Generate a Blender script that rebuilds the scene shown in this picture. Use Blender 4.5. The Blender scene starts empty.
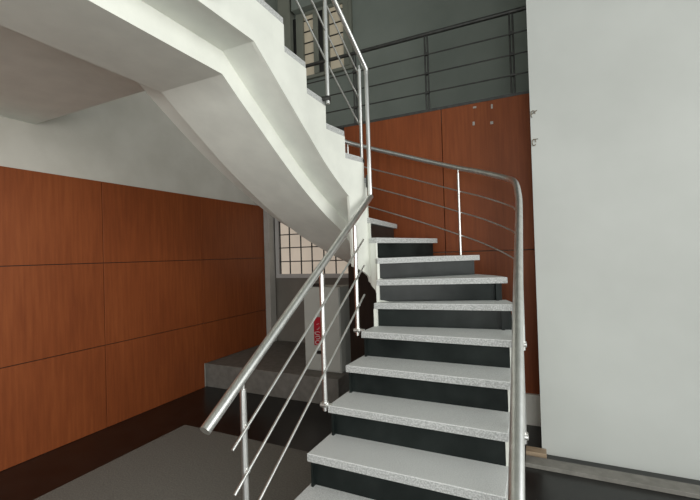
import bpy, bmesh, math, random
from mathutils import Vector, Matrix
random.seed(4)
scene = bpy.context.scene
COL = scene.collection

# ------------------------------------------------------------------ camera, world, lights, exposure
CAM = Vector((0.163, -1.778, 1.548))
yaw, pitch, roll, FPX = 0.447, 0.012, -0.030, 395.6
fw = Vector((-math.sin(yaw)*math.cos(pitch), math.cos(yaw)*math.cos(pitch), math.sin(pitch)))
rt = Vector((math.cos(yaw), math.sin(yaw), 0)); up = rt.cross(fw)
r2 = rt*math.cos(roll) + up*math.sin(roll); u2 = -rt*math.sin(roll) + up*math.cos(roll)
cd = bpy.data.cameras.new('camera'); cam = bpy.data.objects.new('camera', cd); COL.objects.link(cam)
cd.sensor_fit = 'HORIZONTAL'; cd.sensor_width = 36.0; cd.lens = FPX/700*36; cd.clip_start = 0.02
cam.matrix_world = Matrix(((r2.x, u2.x, -fw.x, CAM.x), (r2.y, u2.y, -fw.y, CAM.y), (r2.z, u2.z, -fw.z, CAM.z), (0, 0, 0, 1)))
scene.camera = cam

world = bpy.data.worlds.new('overcast_sky'); scene.world = world; world.use_nodes = True
bg = world.node_tree.nodes['Background']; bg.inputs[0].default_value = (0.86, 0.94, 0.95, 1); bg.inputs[1].default_value = 0.6

def area(name, loc, target, sx, sy, power, color=(1, 1, 1)):
    ld = bpy.data.lights.new(name, 'AREA'); ld.shape = 'RECTANGLE'; ld.size = sx; ld.size_y = sy
    ld.energy = power; ld.color = color
    o = bpy.data.objects.new(name, ld); COL.objects.link(o); o.location = loc
    o.rotation_euler = (Vector(target) - Vector(loc)).to_track_quat('-Z', 'Y').to_euler()
    return o
area('side_window_daylight', (4.3, -1.6, 2.3), (-1.2, 0.3, 1.7), 4.6, 3.4, 230, (1.0, 0.99, 0.955))
area('entrance_daylight', (0.6, -4.2, 1.7), (-3.5, -1.6, 1.2), 2.4, 2.4, 120, (1.0, 0.99, 0.96))

scene.view_settings.view_transform = 'Standard'; scene.view_settings.look = 'None'
scene.view_settings.gamma = 1.0; scene.view_settings.use_curve_mapping = False
scene.view_settings.exposure = 0.0

# ------------------------------------------------------------------ materials
def newmat(name):
    m = bpy.data.materials.new(name); m.use_nodes = True
    nt = m.node_tree; return m, nt, nt.nodes['Principled BSDF']
def L(nt, a, b): nt.links.new(a, b)
def coords(nt, scale=(1, 1, 1)):
    tc = nt.nodes.new('ShaderNodeTexCoord'); mp = nt.nodes.new('ShaderNodeMapping')
    mp.inputs['Scale'].default_value = scale
    L(nt, tc.outputs['Object'], mp.inputs['Vector']); return mp.outputs['Vector']
def noise(nt, vec, scale, detail=4, rough=0.55):
    n = nt.nodes.new('ShaderNodeTexNoise'); n.inputs['Scale'].default_value = scale
    n.inputs['Detail'].default_value = detail; n.inputs['Roughness'].default_value = rough
    L(nt, vec, n.inputs['Vector']); return n.outputs['Fac']
def ramp(nt, fac, stops):
    r = nt.nodes.new('ShaderNodeValToRGB'); e = r.color_ramp.elements
    e[0].position, e[0].color = stops[0][0], (*stops[0][1], 1); e[1].position, e[1].color = stops[-1][0], (*stops[-1][1], 1)
    for p, c in stops[1:-1]:
        k = e.new(p); k.color = (*c, 1)
    L(nt, fac, r.inputs['Fac']); return r.outputs['Color']
def bump(nt, b, fac, strength, dist=0.01):
    n = nt.nodes.new('ShaderNodeBump'); n.inputs['Strength'].default_value = strength; n.inputs['Distance'].default_value = dist
    L(nt, fac, n.inputs['Height']); L(nt, n.outputs['Normal'], b.inputs['Normal'])
def simple(name, c1, c2, scale, rough, metal=0.0, bmp=0.0, lo=0.35, hi=0.65, sc3=(1, 1, 1), detail=4, spec=None):
    m, nt, b = newmat(name); v = coords(nt, sc3); f = noise(nt, v, scale, detail)
    L(nt, ramp(nt, f, [(lo, c1), (hi, c2)]), b.inputs['Base Color'])
    b.inputs['Roughness'].default_value = rough; b.inputs['Metallic'].default_value = metal
    if spec is not None: b.inputs['Specular IOR Level'].default_value = spec
    if bmp: bump(nt, b, f, bmp)
    return m
M = {}
M['plaster'] = simple('white_plaster', (.70, .715, .655), (.76, .775, .71), 6, .75, bmp=.04)
M['wallplaster'] = simple('cream_plaster', (.54, .52, .46), (.60, .58, .52), 3, .8, bmp=.04)
M['pillar'] = simple('pillar_plaster', (.46, .475, .45), (.51, .525, .50), 1.2, .75, bmp=.05)
M['greywall'] = simple('grey_green_wall_paint', (.21, .238, .213), (.235, .263, .236), 2, .7)
M['taupe'] = simple('taupe_wall_paint', (.20, .18, .155), (.23, .21, .18), 3, .75)
M['greenframe'] = simple('grey_green_window_frame', (.20, .21, .175), (.24, .25, .21), 3, .6)
M['lightframe'] = simple('light_grey_window_frame', (.46, .44, .40), (.52, .50, .46), 4, .55)
M['whiteframe'] = simple('off_white_window_frame', (.52, .50, .48), (.58, .56, .54), 4, .5)
M['granite'] = simple('light_speckled_granite', (.50, .515, .505), (.72, .735, .72), 210, .5, lo=.33, hi=.66, detail=5, bmp=.03)
M['granite_edge'] = simple('rough_granite_edge', (.34, .35, .34), (.56, .57, .56), 120, .8, lo=.40, hi=.62, detail=6, bmp=.35)
M['darkstone'] = simple('dark_polished_granite', (.006, .0085, .008), (.019, .024, .0225), 5, .3, bmp=.12, lo=.3, hi=.75, spec=.2)
M['floor'] = simple('black_polished_floor', (.006, .006, .006), (.013, .013, .012), 5, .28)
M['plinth'] = simple('grey_stone', (.15, .142, .125), (.20, .19, .17), 14, .6, bmp=.05)
M['mat'] = simple('grey_brown_carpet', (.14, .135, .118), (.215, .205, .178), 90, .95, bmp=.4, detail=6, lo=.3, hi=.7)
M['steel'] = simple('brushed_stainless_steel', (.74, .74, .72), (.86, .86, .84), 30, .36, metal=1.0, sc3=(1, 1, .15))
M['dark_shade_steel'] = simple('dark_and_shaded_steel', (.06, .06, .058), (.085, .085, .08), 20, .45, metal=.6)  # carries painted shade on the balcony railing and upper clamps
M['hookmetal'] = simple('rusty_grey_metal', (.14, .12, .09), (.24, .20, .15), 40, .6, metal=.3)
M['cabinet'] = simple('light_grey_cabinet_paint', (.46, .47, .43), (.50, .51, .47), 3, .5)
M['black'] = simple('black_plastic', (.012, .012, .012), (.02, .02, .02), 10, .4)
M['red'] = simple('red_sign_paint', (.42, .008, .02), (.48, .012, .028), 6, .45)
M['white'] = simple('white_lettering', (.70, .62, .60), (.74, .66, .64), 6, .5)
M['plug'] = simple('white_filler', (.38, .36, .33), (.5, .48, .45), 40, .9)
M['ceiling'] = simple('grey_ceiling_paint', (.26, .27, .24), (.30, .31, .28), 2, .8)
M['pavement'] = simple('pale_concrete_paving', (.36, .37, .34), (.44, .45, .42), 3, .85)
M['tan'] = simple('tan_wood', (.28, .20, .13), (.36, .27, .18), 8, .6, sc3=(1, 6, 6))
def wood(name, c1, c2, c3):
    m, nt, b = newmat(name)
    v = coords(nt, (9, 9, 0.55)); f = noise(nt, v, 4.0, 8, .62)
    v2 = coords(nt, (1, 1, .6)); g = noise(nt, v2, 1.6, 3)
    mx = nt.nodes.new('ShaderNodeMath'); mx.operation = 'MULTIPLY_ADD'; mx.inputs[1].default_value = .6
    sc = nt.nodes.new('ShaderNodeMath'); sc.operation = 'MULTIPLY'; sc.inputs[1].default_value = .4
    L(nt, g, sc.inputs[0]); L(nt, f, mx.inputs[0]); L(nt, sc.outputs[0], mx.inputs[2])
    L(nt, ramp(nt, mx.outputs[0], [(.33, c1), (.5, c2), (.68, c3)]), b.inputs['Base Color'])
    b.inputs['Roughness'].default_value = .48; b.inputs['Specular IOR Level'].default_value = .25
    return m
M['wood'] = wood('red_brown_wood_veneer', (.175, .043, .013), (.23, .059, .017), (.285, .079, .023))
M['shadedwood'] = wood('wood_veneer_painted_shade', (.016, .009, .006), (.024, .013, .008), (.034, .018, .011))  # the same wood panelling with the under-stair shade painted in
def emis(name, c, strength, rough=.3):
    m, nt, b = newmat(name); v = coords(nt); f = noise(nt, v, 2.5, 3)
    col = ramp(nt, f, [(.3, tuple(x*.85 for x in c)), (.7, c)])
    L(nt, col, b.inputs['Base Color']); L(nt, col, b.inputs['Emission Color'])
    b.inputs['Emission Strength'].default_value = strength; b.inputs['Roughness'].default_value = rough
    return m
M['pane'] = emis('frosted_daylit_glass', (.64, .55, .45), .52)
M['panehi'] = emis('frosted_daylit_glass_upper', (.55, .48, .36), .22)

# ------------------------------------------------------------------ mesh helpers
def obj(name, bm, m, parent=None, smooth=False, kind=None):
    me = bpy.data.meshes.new(name); bmesh.ops.recalc_face_normals(bm, faces=bm.faces[:])
    if smooth:
        for f in bm.faces: f.smooth = True
    bm.to_mesh(me); bm.free()
    mats = m if isinstance(m, list) else [m]
    for k in mats: me.materials.append(M[k])
    o = bpy.data.objects.new(name, me); COL.objects.link(o)
    if parent:
        o.parent = parent
        o.matrix_parent_inverse = Matrix.Translation(-Vector(parent_world(parent)))
    if kind: o['kind'] = kind
    if smooth:
        try:
            me.set_sharp_from_angle(angle=math.radians(40))
        except Exception: pass
    return o
def parent_world(p):
    v = Vector(p.location)
    while p.parent:
        p = p.parent
    return v if p.type == 'EMPTY' else Vector(p.location)
def thing(name, label, cat, loc=(0, 0, 0), group=None):
    o = bpy.data.objects.new(name, None); COL.objects.link(o); o.location = loc; o.empty_display_size = .1
    return tag(o, label, cat, group)
def tag(o, label, cat, group=None):
    o['label'] = label; o['category'] = cat
    if group: o['group'] = group
    return o
def struct(name, bm, m): return obj(name, bm, m, kind='structure')
def BM(): return bmesh.new()
def box(bm, x0, x1, y0, y1, z0, z1, mi=0, bev=0):
    vs = [bm.verts.new((x, y, z)) for z in (z0, z1) for y in (y0, y1) for x in (x0, x1)]
    fs = []
    for q in ((0, 2, 3, 1), (4, 5, 7, 6), (0, 1, 5, 4), (2, 6, 7, 3), (0, 4, 6, 2), (1, 3, 7, 5)):
        f = bm.faces.new([vs[i] for i in q]); f.material_index = mi; fs.append(f)
    if bev:
        es = list({e for f in fs for e in f.edges})
        bmesh.ops.bevel(bm, geom=es, offset=bev, segments=2, affect='EDGES', profile=.5)
    return bm
def prism(bm, poly, z0, z1, mi_top=0, mi_side=0):
    a = [bm.verts.new((p[0], p[1], z0)) for p in poly]; b = [bm.verts.new((p[0], p[1], z1)) for p in poly]
    n = len(poly)
    f = bm.faces.new(b); f.material_index = mi_top
    f = bm.faces.new(a[::-1]); f.material_index = mi_top
    for i in range(n):
        f = bm.faces.new((a[i], a[(i+1) % n], b[(i+1) % n], b[i])); f.material_index = mi_side
    return bm
def tube(bm, pts, r, n=14, cap=True):
    pts = [Vector(p) for p in pts]; rings = []
    t0 = (pts[1]-pts[0]).normalized()
    ref = Vector((0, 0, 1)) if abs(t0.z) < .9 else Vector((1, 0, 0))
    u = t0.cross(ref).normalized()
    for i, p in enumerate(pts):
        if i == 0: t = t0
        elif i == len(pts)-1: t = (pts[i]-pts[i-1]).normalized()
        else: t = ((pts[i+1]-p).normalized() + (p-pts[i-1]).normalized()).normalized()
        u = (u - t*u.dot(t)).normalized(); w = t.cross(u)
        s = 1.0
        if 0 < i < len(pts)-1:
            c = (pts[i+1]-p).normalized().dot(t); s = 1.0/max(c, .6)
        rings.append([bm.verts.new(p + (u*math.cos(2*math.pi*k/n) + w*math.sin(2*math.pi*k/n))*r) for k in range(n)])
    for a, b in zip(rings, rings[1:]):
        for k in range(n): bm.faces.new((a[k], a[(k+1) % n], b[(k+1) % n], b[k]))
    if cap:
        bm.faces.new(rings[0][::-1]); bm.faces.new(rings[-1])
    return bm
def catmull(P, n=8):
    P = [Vector(p) for p in P]; out = []
    Q = [P[0]*2-P[1]] + P + [P[-1]*2-P[-2]]
    for i in range(1, len(Q)-2):
        a, b, c, d = Q[i-1:i+3]
        for k in range(n):
            t = k/n
            out.append(.5*((2*b) + (c-a)*t + (2*a-5*b+4*c-d)*t*t + (3*b-a-3*c+d)*t**3))
    out.append(P[-1]); return out

# ------------------------------------------------------------------ the room
LW, BW, PW = -3.556, 3.2, 2.1          # left wall, rear wall, panelled wall in front of it
ZF, ZC = 2.95, 5.9
struct('floor', box(BM(), LW-.2, 4.0, -3.4, 3.4, -.12, 0), 'floor')
b = BM(); box(b, -12, 12, -14, -3.402, -.12, -.005); box(b, 4.002, 12, -3.4, 6, -.12, -.005)
struct('floor_outside', b, 'pavement')
struct('wall_left', box(BM(), LW-.2, LW, -4.2, 3.4, 0, ZC), 'wallplaster')
struct('wall_back', box(BM(), LW, 3.0, BW, BW+.2, 0, ZC), 'greywall')
struct('wall_back_lower', box(BM(), LW, -1.0, BW-.025, BW-.001, 0, 2.78), 'taupe')
struct('wall_panelled', box(BM(), -1.72, .13, PW+.02, BW-.03, 0, ZF-.18), 'taupe')
struct('wall_right', box(BM(), .13, 3.0, 1.55, BW-.001, 0, ZC), 'pillar')
struct('ceiling', box(BM(), LW, 4.0, -3.2, BW, ZC, ZC+.2), 'ceiling')
b = BM(); box(b, LW, .129, PW, BW-.03, ZF-.17, ZF); box(b, LW, .129, PW-.012, PW-.0005, ZF-.012, ZF+.014)
struct('floor_upper', b, 'dark_shade_steel')
# gallery that carries the stair landing on the left wall
struct('floor_gallery', box(BM(), LW, -2.085, -4.2, .04, 2.70, 2.93), 'plaster')
# low white kerb at the foot of the panelled wall, right of the stairs
struct('baseboard_back', box(BM(), -.12, .128, PW-.05, PW-.022, 0, .27), 'plaster')
struct('trim_2', box(BM(), .02, 2.9, 1.30, 1.42, .0005, .03, bev=.003), 'plinth')
struct('trim_1', box(BM(), LW+.002, -3.452, 2.99, 3.13, 0.282, 2.7, bev=.004), 'lightframe')

# wood panelling on the left wall and on the rear wall
pl = thing('wood_panelling', 'red-brown wood panelling in three rows on the left wall', 'panelling', (LW, 1, 0))
ys = [-4.2, -3.03, -1.83, -.63, .57, 1.77, 2.985]
obj('backing_board', box(BM(), LW+.001, LW+.008, -4.2, 2.99, .29, 2.305), 'black', pl)
for a, c in zip(ys, ys[1:]):
    for k in range(3):
        z0 = .77*k
        if a >= 1.7 and k == 0: z0 = .283
        obj('panel', box(BM(), LW+.0085, LW+.024, a+.003, c-.003, z0+.003, .77*(k+1)-.003, bev=.002), 'wood', pl)
pb = thing('wood_panelling', 'tall red-brown wood panelling behind the winding steps, below the balcony', 'panelling', (-.7, PW, 0))
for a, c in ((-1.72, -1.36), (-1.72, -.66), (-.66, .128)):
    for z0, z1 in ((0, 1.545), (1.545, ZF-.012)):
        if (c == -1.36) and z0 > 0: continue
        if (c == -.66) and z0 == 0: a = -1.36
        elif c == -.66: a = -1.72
        obj('panel', box(BM(), a+.004, c-.003, PW-.02, PW+.018, z0+.004, z1-.003, bev=.003), 'shadedwood' if c == -1.36 else 'wood', pb)  # lower left panel is coloured darker for the shade under the stairs
for n, (x, z, w, h) in zip(('upper left', 'upper right', 'lower left', 'lower right'),
                           ((-.344, 2.895, .03, .018), (-.192, 2.875, .016, .04), (-.358, 2.745, .02, .035), (-.198, 2.725, .026, .026))):
    bq = BM(); box(bq, x-w/2, x+w/2, PW-.026, PW-.0205, z-h/2, z+h/2, bev=.002)
    tag(obj('wall_plug', bq, 'plug'), n+' of four small pale plugs in the tall wood panelling', 'wall plug', 'pale plugs in the panelling')

# windows
def window(name, x0, x1, z0, z1, cols, zbars, frame, pane, mull=None, face=BW-.026, fw_=.045):
    root = obj(name, box(box(box(box(BM(), x0-fw_, x1+fw_, face-.05, face-.001, z1, z1+fw_), x0-fw_, x1+fw_, face-.05, face-.001, z0-fw_, z0),
               x0-fw_, x0, face-.05, face-.001, z0, z1), x1, x1+fw_, face-.05, face-.001, z0, z1), frame, kind='structure')
    root['label'] = name
    del root['label']
    obj('pane', box(BM(), x0, x1, face-.02, face-.002, z0, z1), pane, root)
    g = BM()
    for x in cols: box(g, x-.007, x+.007, face-.036, face-.021, z0, z1)
    for z in zbars: box(g, x0, x1, face-.034, face-.022, z-.007, z+.007)
    obj('glazing_grid', g, 'black', root)
    if mull:
        for a, c in mull: obj('mullion', box(BM(), a, c, face-.06, face-.0205, z0, z1), frame, root)
    return root
window('window_1', -3.375, -2.205, 1.29, 2.25, [-3.36, -3.19, -2.994, -2.808, -2.611, -2.421], [1.475, 1.68, 1.876, 2.07], 'whiteframe', 'pane', fw_=.06)
w2 = window('window_2', -2.93, -2.12, 4.17, 5.06, [], [4.33+.165*i for i in range(5)], 'greenframe', 'panehi', [(-2.93, -2.85), (-2.68, -2.60), (-2.52, -2.43), (-2.2, -2.12)], face=BW)
obj('window_jamb', box(BM(), -3.24, -3.03, BW-.12, BW-.001, 3.3, ZC-.01), 'greenframe', w2)
obj('shutter_box', box(BM(), -2.98, -2.07, BW-.16, BW-.001, 5.11, 5.45, bev=.006), 'greywall', w2)
g = BM()
for a, c in ((-3.03, -2.985), (-2.60, -2.52)): box(g, a, c, BW-.045, BW-.0215, 4.172, 5.058)
obj('dark_gap_strip', g, 'black', w2)

# ------------------------------------------------------------------ the staircase
K = {-2: (-.98, -.464, 0, -.464, .17), -1: (-.98, -.232, 0, -.232, .34), 0: (-.975, 0, 0, 0, .51), 1: (-.972, .232, 0, .232, .68),
     2: (-.966, .464, 0, .472, .85), 3: (-.958, .70, 0, .711, 1.02), 4: (-.94, .90, 0, 1.02, 1.19),
     5: (-.938, .96, -.05, 1.235, 1.355), 6: (-.95, 1.02, -.285, 1.62, 1.515), 7: (-.98, 1.075, -.69, 1.88, 1.675),
     8: (-1.03, 1.09, -1.1, 1.95, 1.835), 9: (-1.045, 1.098, -1.5, 1.89, 1.99), 10: (-1.052, 1.10, -1.83, 1.68, 2.15),
     11: (-1.066, 1.075, -2.03, 1.37, 2.31), 12: (-1.12, .86, -2.08, 1.04, 2.47), 13: (-1.15, .63, -2.08, .70, 2.63),
     14: (-1.15, .385, -2.08, .40, 2.79), 15: (-1.15, .147, -2.08, .147, 2.95)}
st = thing('staircase', 'half-turn staircase with grey granite treads, black risers and a white plastered underside', 'staircase', (-.5, 0, 0))
def ascend(k, t):
    """nose line of step k moved by t towards the ascending side"""
    a, b, c, d, z = K[k]; v = Vector((c-a, d-b)).normalized(); n = Vector((-v.y, v.x))
    return Vector((a, b))+n*t, Vector((c, d))+n*t
MID = {4: [(-.012, 1.13)], 5: [(-.10, 1.36), (-.18, 1.49)], 6: [(-.40, 1.72), (-.53, 1.80)], 7: [(-.82, 1.92), (-.95, 1.945)], 8: [(-1.25, 1.945), (-1.38, 1.92)],
       9: [(-1.62, 1.84), (-1.73, 1.77)], 10: [(-1.92, 1.58), (-1.98, 1.48)], 11: [(-2.07, 1.2)]}
TH = .042
def tread(k):
    a, b, c, d, z = K[k]
    if k < 15:
        ti = .05 if k < 4 or k > 11 else .012
        p, q = ascend(k+1, .05); pi, _ = ascend(k+1, ti)
        poly = [(a, b), (c, d)] + MID.get(k, []) + [tuple(q), tuple(pi)]
    else:
        poly = [(a, b), (c, d), (-2.08, -4.2), (-1.15, -4.2)]
    inner = Vector((a, b)) if k > 3 else None
    bm = BM(); prism(bm, poly, z-TH, z, 0, 1)
    bm.edges.ensure_lookup_table()
    es = [e for e in bm.edges if abs(e.verts[0].co.z-z) < 1e-6 and abs(e.verts[1].co.z-z) < 1e-6]
    bmesh.ops.bevel(bm, geom=es, offset=.004, segments=2, affect='EDGES', profile=.5)
    obj('tread', bm, ['granite', 'granite_edge'], st)
def riser(k):
    a, b, c, d, z = K[k]; zl = K[k-1][4] if k-1 in K else z-.17
    p, q = ascend(k, .026); p2, q2 = ascend(k, .046)
    u = (q-p).normalized()
    if k < 5: e0, e1 = .022, .018
    else: e0, e1 = .018, .035
    ps = [p+u*e0, q-u*e1, q2-u*e1, p2+u*e0]
    obj('riser', prism(BM(), [tuple(v) for v in ps], zl, z-TH), 'darkstone', st)
for k in range(-2, 16):
    tread(k); riser(k)

def lerp(a, b, t): return tuple(x+(y-x)*t for x, y in zip(a, b))
stations = []                         # (inner xy, outer xy, nose z)
ks = list(range(-2, 16))
SUB = 8
ip = catmull([(K[k][0], K[k][1], K[k][4]) for k in ks], SUB); op = catmull([(K[k][2], K[k][3], K[k][4]) for k in ks], SUB)
for i in range(len(ip)):
    stations.append([ip[i].x, ip[i].y, op[i].x, op[i].y, ip[i].z-.215, ip[i].z-.46, -2+i/SUB])
for y, s in ((.0, 2.588), (-.13, 2.68), (-.13001, 2.68), (-4.2, 2.68)):
    stations.append([-1.15, y, -2.08, y, 2.905, s, 16])
bm = BM(); rows = []
for s in stations:
    i = Vector((s[0], s[1])); o = Vector((s[2], s[3])); u = (o-i).normalized(); L_ = (o-i).length
    i = i+u*.004; o = o-u*.004
    top, bot = max(s[4], .012), max(s[5], .006)
    if s[6] < 4.5: i = i+u*.02; o = o-u*.022
    lo = max(bot-.125, .002)
    prof = [(0, top), (0, bot), (.226, bot), (.232, lo), (.752, lo), (.757, bot), (1, bot), (1, top)]
    rows.append([bm.verts.new((*(i.lerp(o, t)), z)) for t, z in prof])
for a, c in zip(rows, rows[1:]):
    for q in range(8): bm.faces.new((a[q], a[(q+1) % 8], c[(q+1) % 8], c[q]))
bm.faces.new(rows[0]); bm.faces.new(rows[-1][::-1])
obj('soffit', bm, 'plaster', st, True)

# stepped white side face around the well (flush with the tread ends)
WELL = [(6.3, 1.12), (6.8, 1.24), (8, 1.30), (9, 1.32), (10, 1.33), (11, 1.39), (11.76, 1.46)]
def well_low(k, z):
    for (a, za), (c, zc) in zip(WELL, WELL[1:]):
        if a <= k <= c: return min(z, za+(zc-za)*(k-a)/(c-a))
    return z
def side(path_k, inner, off, thick, name, m, well=False):
    bm = BM()
    for k in path_k:
        n = SUB
        for j in range(n):
            i = (k+2)*SUB+j
            if i+1 >= len(ip): continue
            P = ip if inner else op
            p, q = P[i], P[i+1]
            a, b_ = Vector((p.x, p.y)), Vector((q.x, q.y))
            oa, ob = Vector((op[i].x, op[i].y)) if inner else Vector((ip[i].x, ip[i].y)), Vector((op[i+1].x, op[i+1].y)) if inner else Vector((ip[i+1].x, ip[i+1].y))
            ua, ub = (oa-a).normalized(), (ob-b_).normalized()
            a0, a1 = a+ua*off, a+ua*(off+thick); b0, b1 = b_+ub*off, b_+ub*(off+thick)
            zt = K[k][4]-TH-.0005
            za, zb = max(p.z-.463, .003), max(q.z-.463, .003)
            if inner and well:
                za, zb = well_low(i/SUB-2, za), well_low((i+1)/SUB-2, zb)
            if not inner: za = zb = .002
            if zt - min(za, zb) < .01: continue
            vs = [bm.verts.new(v) for v in ((*a0, za), (*b0, zb), (*b0, zt), (*a0, zt), (*a1, za), (*b1, zb), (*b1, zt), (*a1, zt))]
            for qd in ((0, 1, 2, 3), (5, 4, 7, 6), (0, 4, 5, 1), (2, 6, 7, 3), (0, 3, 7, 4), (1, 5, 6, 2)):
                bm.faces.new([vs[t] for t in qd])
    bmesh.ops.remove_doubles(bm, verts=bm.verts[:], dist=1e-5)
    return obj(name, bm, m, st)
side(range(4, 15), True, -.004, .02, 'stringer', 'plaster', True)
side(range(4, 6), False, .06, .02, 'side_wall', 'darkstone')  # unseen dark wall below the winders, added to keep side light out
side(range(-2, 4), True, .02, .012, 'stringer', 'darkstone')
bm = BM()
for k in range(-2, 5):
    y0 = K[k][3]+.03; y1 = (K[k+1][3]+.03)
    box(bm, -.016, -.003, y0, y1-.0005, .003, K[k][4]-TH-.0005)
obj('side_wall', bm, 'plaster', st)
bm = BM(); prof = [(-4.2, 2.678), (-.13, 2.678), (.147, 2.487), (.147, 2.9075), (-4.2, 2.9075)]
pa = [bm.verts.new((-1.146, y, z)) for y, z in prof]; pb_ = [bm.verts.new((-1.166, y, z)) for y, z in prof]
bm.faces.new(pa); bm.faces.new(pb_[::-1])
for q in range(5): bm.faces.new((pa[q], pa[(q+1) % 5], pb_[(q+1) % 5], pb_[q]))
obj('landing_edge', bm, 'plaster', st)

# ------------------------------------------------------------------ railings
def post(parent, x, y, z0, z1, r=.0145, clamp=(0.05, 0), m='steel', cm=None):
    p = obj('post', tube(BM(), [(x, y, z0), (x, y, z1-.03)], r, 12), m, parent, True)
    b_ = BM(); tube(b_, [(x, y, z1-.035), (x, y, z1)], r*.55, 8); obj('saddle', b_, m, p, True)
    if clamp:
        b_ = BM(); tube(b_, [(x, y, z0+.035), (x+clamp[0], y+clamp[1], z0+.035)], .011, 10)
        tube(b_, [(x-.022 if clamp[0] > 0 else x+.022, y-.012, z0+.035), (x+.3*clamp[0], y-.012, z0+.035)], .014, 10)
        tube(b_, [(x, y, z0+.02), (x, y, z0+.05)], r*1.5, 12)
        obj('clamp', b_, cm or m, p, True)
    return p
# inner railing: lower flight, upright in the well, upper flight
ir = thing('stair_railing', 'stainless steel railing on the inner edge, rising up the well to the upper flight', 'railing', (-1.0, -.45, .13))
A, B_ = Vector((-1.0, -.668, .898)), Vector((-1.0, 1.045, 1.992))
obj('handrail', tube(BM(), [A, B_], .0225, 20), 'steel', ir, True)
def railz(y): return A.z + (B_.z-A.z)*(y-A.y)/(B_.y-A.y)
def railx(y): return A.x + (B_.x-A.x)*(y-A.y)/(B_.y-A.y)
for y, z0 in ((-.452, .13), (.250, .64), (.735, .985)):
    post(ir, railx(y), y, z0, railz(y)-.018, clamp=(.05, 0))
for dz, y0, y1 in ((-.207, -.543, .84), (-.393, -.538, .84), (-.597, -.535, .83)):
    b_ = BM(); tube(b_, [(railx(y)+.017, y, railz(y)+dz) for y in (y0, y1)], .0068, 10)
    for y in (-.452, .25, .735):
        tube(b_, [(railx(y)+.006, y, railz(y)+dz), (railx(y)+.022, y, railz(y)+dz)], .010, 10)
    obj('bar', b_, 'steel', ir, True)
U = [Vector((-1.0, 1.04, 1.985)), Vector((-1.04, 1.128, 3.025)), Vector((-1.10, .717, 3.365)), Vector((-1.115, .147, 3.77)), Vector((-1.115, -.1, 3.85)), Vector((-1.115, -4.0, 3.85))]
obj('upright_rail', tube(BM(), [U[0], U[0].lerp(U[1], .96)], .0165, 16), 'steel', ir, True)
obj('handrail', tube(BM(), [U[0].lerp(U[1], .96), U[1], U[2], U[3], U[4], U[5]], .0195, 18), 'steel', ir, True)
for x, y, z0, z1 in ((-1.085, 1.095, 2.25, 3.05), (-1.11, .60, 2.585, 3.42), (-1.112, -.45, 2.72, 3.83), (-1.112, -1.3, 2.72, 3.83)):
    post(ir, x, y, z0, z1, r=.0135, clamp=(-.05, 0), cm='dark_shade_steel')  # clamps coloured dark to paint in their backlit shade
for dz in (0, -.2, -.415):
    P = [(-1.107, 1.135, 2.99+dz), (-1.109, .60, 3.285+dz-.005), (-1.11, .147, 3.56+dz), (-1.11, -.1, 3.64+dz), (-1.11, -4.0, 3.64+dz)]
    obj('bar', tube(BM(), P, .0062, 10), 'steel', ir, True)
bq = BM(); box(bq, -1.045, -1.022, 1.06, 1.08, 2.07, 2.165, bev=.003); tube(bq, [(-1.034, 1.07, 2.075), (-1.012, 1.05, 1.985)], .006, 8)
obj('bracket', bq, 'dark_shade_steel', ir)

# outer railing
orl = thing('stair_railing', 'stainless steel railing on the outer edge, curving round the winding steps', 'railing', (.05, -.45, .13))
OP = [(.088, -.80, .745), (.082, -.55, .892), (.062, .4, 1.45), (.05, 1.0, 1.80), (.04, 1.20, 1.935), (.012, 1.36, 2.045), (-.06, 1.50, 2.105), (-.267, 1.68, 2.208), (-.467, 1.80, 2.288), (-.735, 1.88, 2.392),
      (-1.041, 1.905, 2.505), (-1.345, 1.89, 2.612), (-1.611, 1.82, 2.711), (-1.87, 1.62, 2.85), (-2.02, 1.35, 3.02), (-2.05, 1.0, 3.24), (-2.05, .147, 3.80), (-2.05, -.1, 3.86)]
OC = catmull(OP, 8)
obj('handrail', tube(BM(), OC, .0225, 18), 'steel', orl, True)
def near(x=None, y=None):
    return min(OC, key=lambda p: (abs(p.x-x) if x is not None else 0) + (abs(p.y-y) if y is not None else 0))
for dz in (-.215, -.40, -.605):
    obj('bar', tube(BM(), [(p.x, p.y, p.z+dz+.01) for p in OC[4:]], .0062, 8), 'steel', orl, True)
for y, z0 in ((-.45, .13), (.25, .62), (.735, .96)):
    p = near(y=y, x=.06); post(orl, p.x, p.y, z0, p.z-.018, clamp=(-.055, 0))
post(orl, -.465, 1.785, 1.516, 2.268, r=.011, clamp=None)
post(orl, -1.56, 1.835, 1.995, 2.67, r=.011, clamp=None)
post(orl, -2.045, 1.2, 2.32, 3.10, r=.011, clamp=None)

# balcony railing: stainless steel with its shade painted in as a darker colour
br = thing('balcony_railing', 'stainless steel railing, shade painted into its colour, along the balcony above the tall wood panelling', 'railing', (-1.2, 2.2, ZF))
YB = 2.2
obj('handrail', tube(BM(), [(-3.54, YB, 3.79), (.125, YB, 3.765)], .020, 16), 'dark_shade_steel', br, True)
for z in (3.555, 3.36, 3.17):
    obj('bar', tube(BM(), [(-3.54, YB-.02, z+.01), (.125, YB-.02, z-.005)], .0068, 10), 'dark_shade_steel', br, True)
for x in (-3.2, -2.43, -1.62, -.815, -.012):
    bq = BM(); tube(bq, [(x-.014, YB, ZF+.001), (x-.014, YB, 3.77)], .009, 10); tube(bq, [(x+.014, YB, ZF+.001), (x+.014, YB, 3.77)], .009, 10)
    for z in (3.565, 3.365, 3.17): box(bq, x-.02, x+.02, YB-.025, YB+.008, z-.012, z+.012)
    obj('post', bq, 'dark_shade_steel', br, True)

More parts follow.
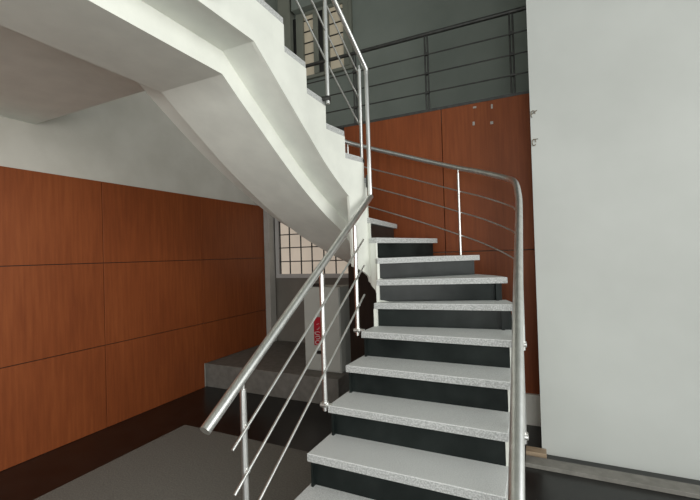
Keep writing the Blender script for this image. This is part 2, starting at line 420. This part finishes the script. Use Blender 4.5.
# ------------------------------------------------------------------ objects under the stairs
pf = obj('platform', box(BM(), LW+.001, -1.73, 1.80, BW-.03, 0.0005, .28, bev=.006), 'plinth')
tag(pf, 'low grey stone platform under the stairs against the panelled left wall', 'platform')
cb = thing('cabinet', 'light grey upright cabinet with a red sign, standing on the grey platform', 'cabinet', (-2.0, 2.1, .28))
X0, X1, Y0, Y1 = -2.235, -1.79, 1.985, 2.28
obj('body', box(BM(), X0, X1, Y0+.018, Y1, .281, 1.205, bev=.005), 'cabinet', cb)
obj('door', box(BM(), X0+.004, -2.008, Y0, Y0+.017, .30, 1.20, bev=.004), 'cabinet', cb)
obj('door', box(BM(), -1.988, X1-.004, Y0, Y0+.017, .30, 1.20, bev=.004), 'cabinet', cb)
obj('door_gap', box(BM(), -2.007, -1.989, Y0+.006, Y0+.0175, .30, 1.20), 'black', cb)
sg = obj('sign_plate', box(BM(), -2.108, -2.012, Y0-.006, Y0-.0005, .565, .875, bev=.0015), 'red', cb)
sg['label'] = 'red sign plate with white script'
def stroke(pts, r=.0042):
    P = [(-2.06+v.x, Y0-.0075, .72+v.y) for v in catmull([(a, c, 0) for a, c in pts], 5)]
    obj('script_letter', tube(BM(), P, r, 6), 'white', sg)
stroke([(.026, -.135), (-.02, -.14), (-.03, -.115), (0, -.10), (.028, -.11)])
stroke([(-.02, -.085), (.02, -.08), (.026, -.06), (-.004, -.055), (-.028, -.065)])
stroke([(.026, -.04), (-.02, -.035), (-.034, -.015), (.0, -.005), (.03, -.012)])
stroke([(-.01, .02), (.018, .03), (.022, .05)], .003)
stroke([(-.01, .075), (.005, .08), (.02, .085)], .003)
obj('handle', box(BM(), -2.075, -2.01, Y0-.02, Y0-.0005, .475, .51, bev=.004), 'black', cb)
obj('top_vent', box(BM(), -2.14, -1.99, Y0+.01, Y0+.06, 1.206, 1.245, bev=.004), 'black', cb)

mt = obj('floor_mat', box(BM(), -2.87, -1.06, -1.4, .88, .0005, .012, bev=.004), 'mat')
tag(mt, 'grey-brown carpet mat on the black floor beside the lower steps', 'mat')
tn = obj('floor_strip', box(BM(), .02, .16, 1.45, 1.54, .0005, .045, bev=.003), 'tan')
tag(tn, 'small tan wooden strip on the floor at the foot of the white wall', 'wood strip')

for lab, z, r in (('upper dark metal hook fixed to the edge of the white wall', 2.575, .02), ('lower rusty metal ring fixed to the edge of the white wall', 2.36, .018)):
    bq = BM(); tube(bq, [(.150+r*math.cos(t*math.pi/6)*.7, 1.542, z+r*1.4*math.sin(t*math.pi/6)) for t in range(0, 12 if 'ring' in lab else 9)], .003, 8)
    tube(bq, [(.150-.7*r if 'hook' in lab else .150, 1.5495, z+(.0 if 'hook' in lab else r*1.3)), (.150+.028, 1.5445, z+r*1.35)], .003, 8)
    tag(obj('wall_hook' if 'hook' in lab else 'wall_ring', bq, 'hookmetal', None, True), lab, 'hook' if 'hook' in lab else 'ring')
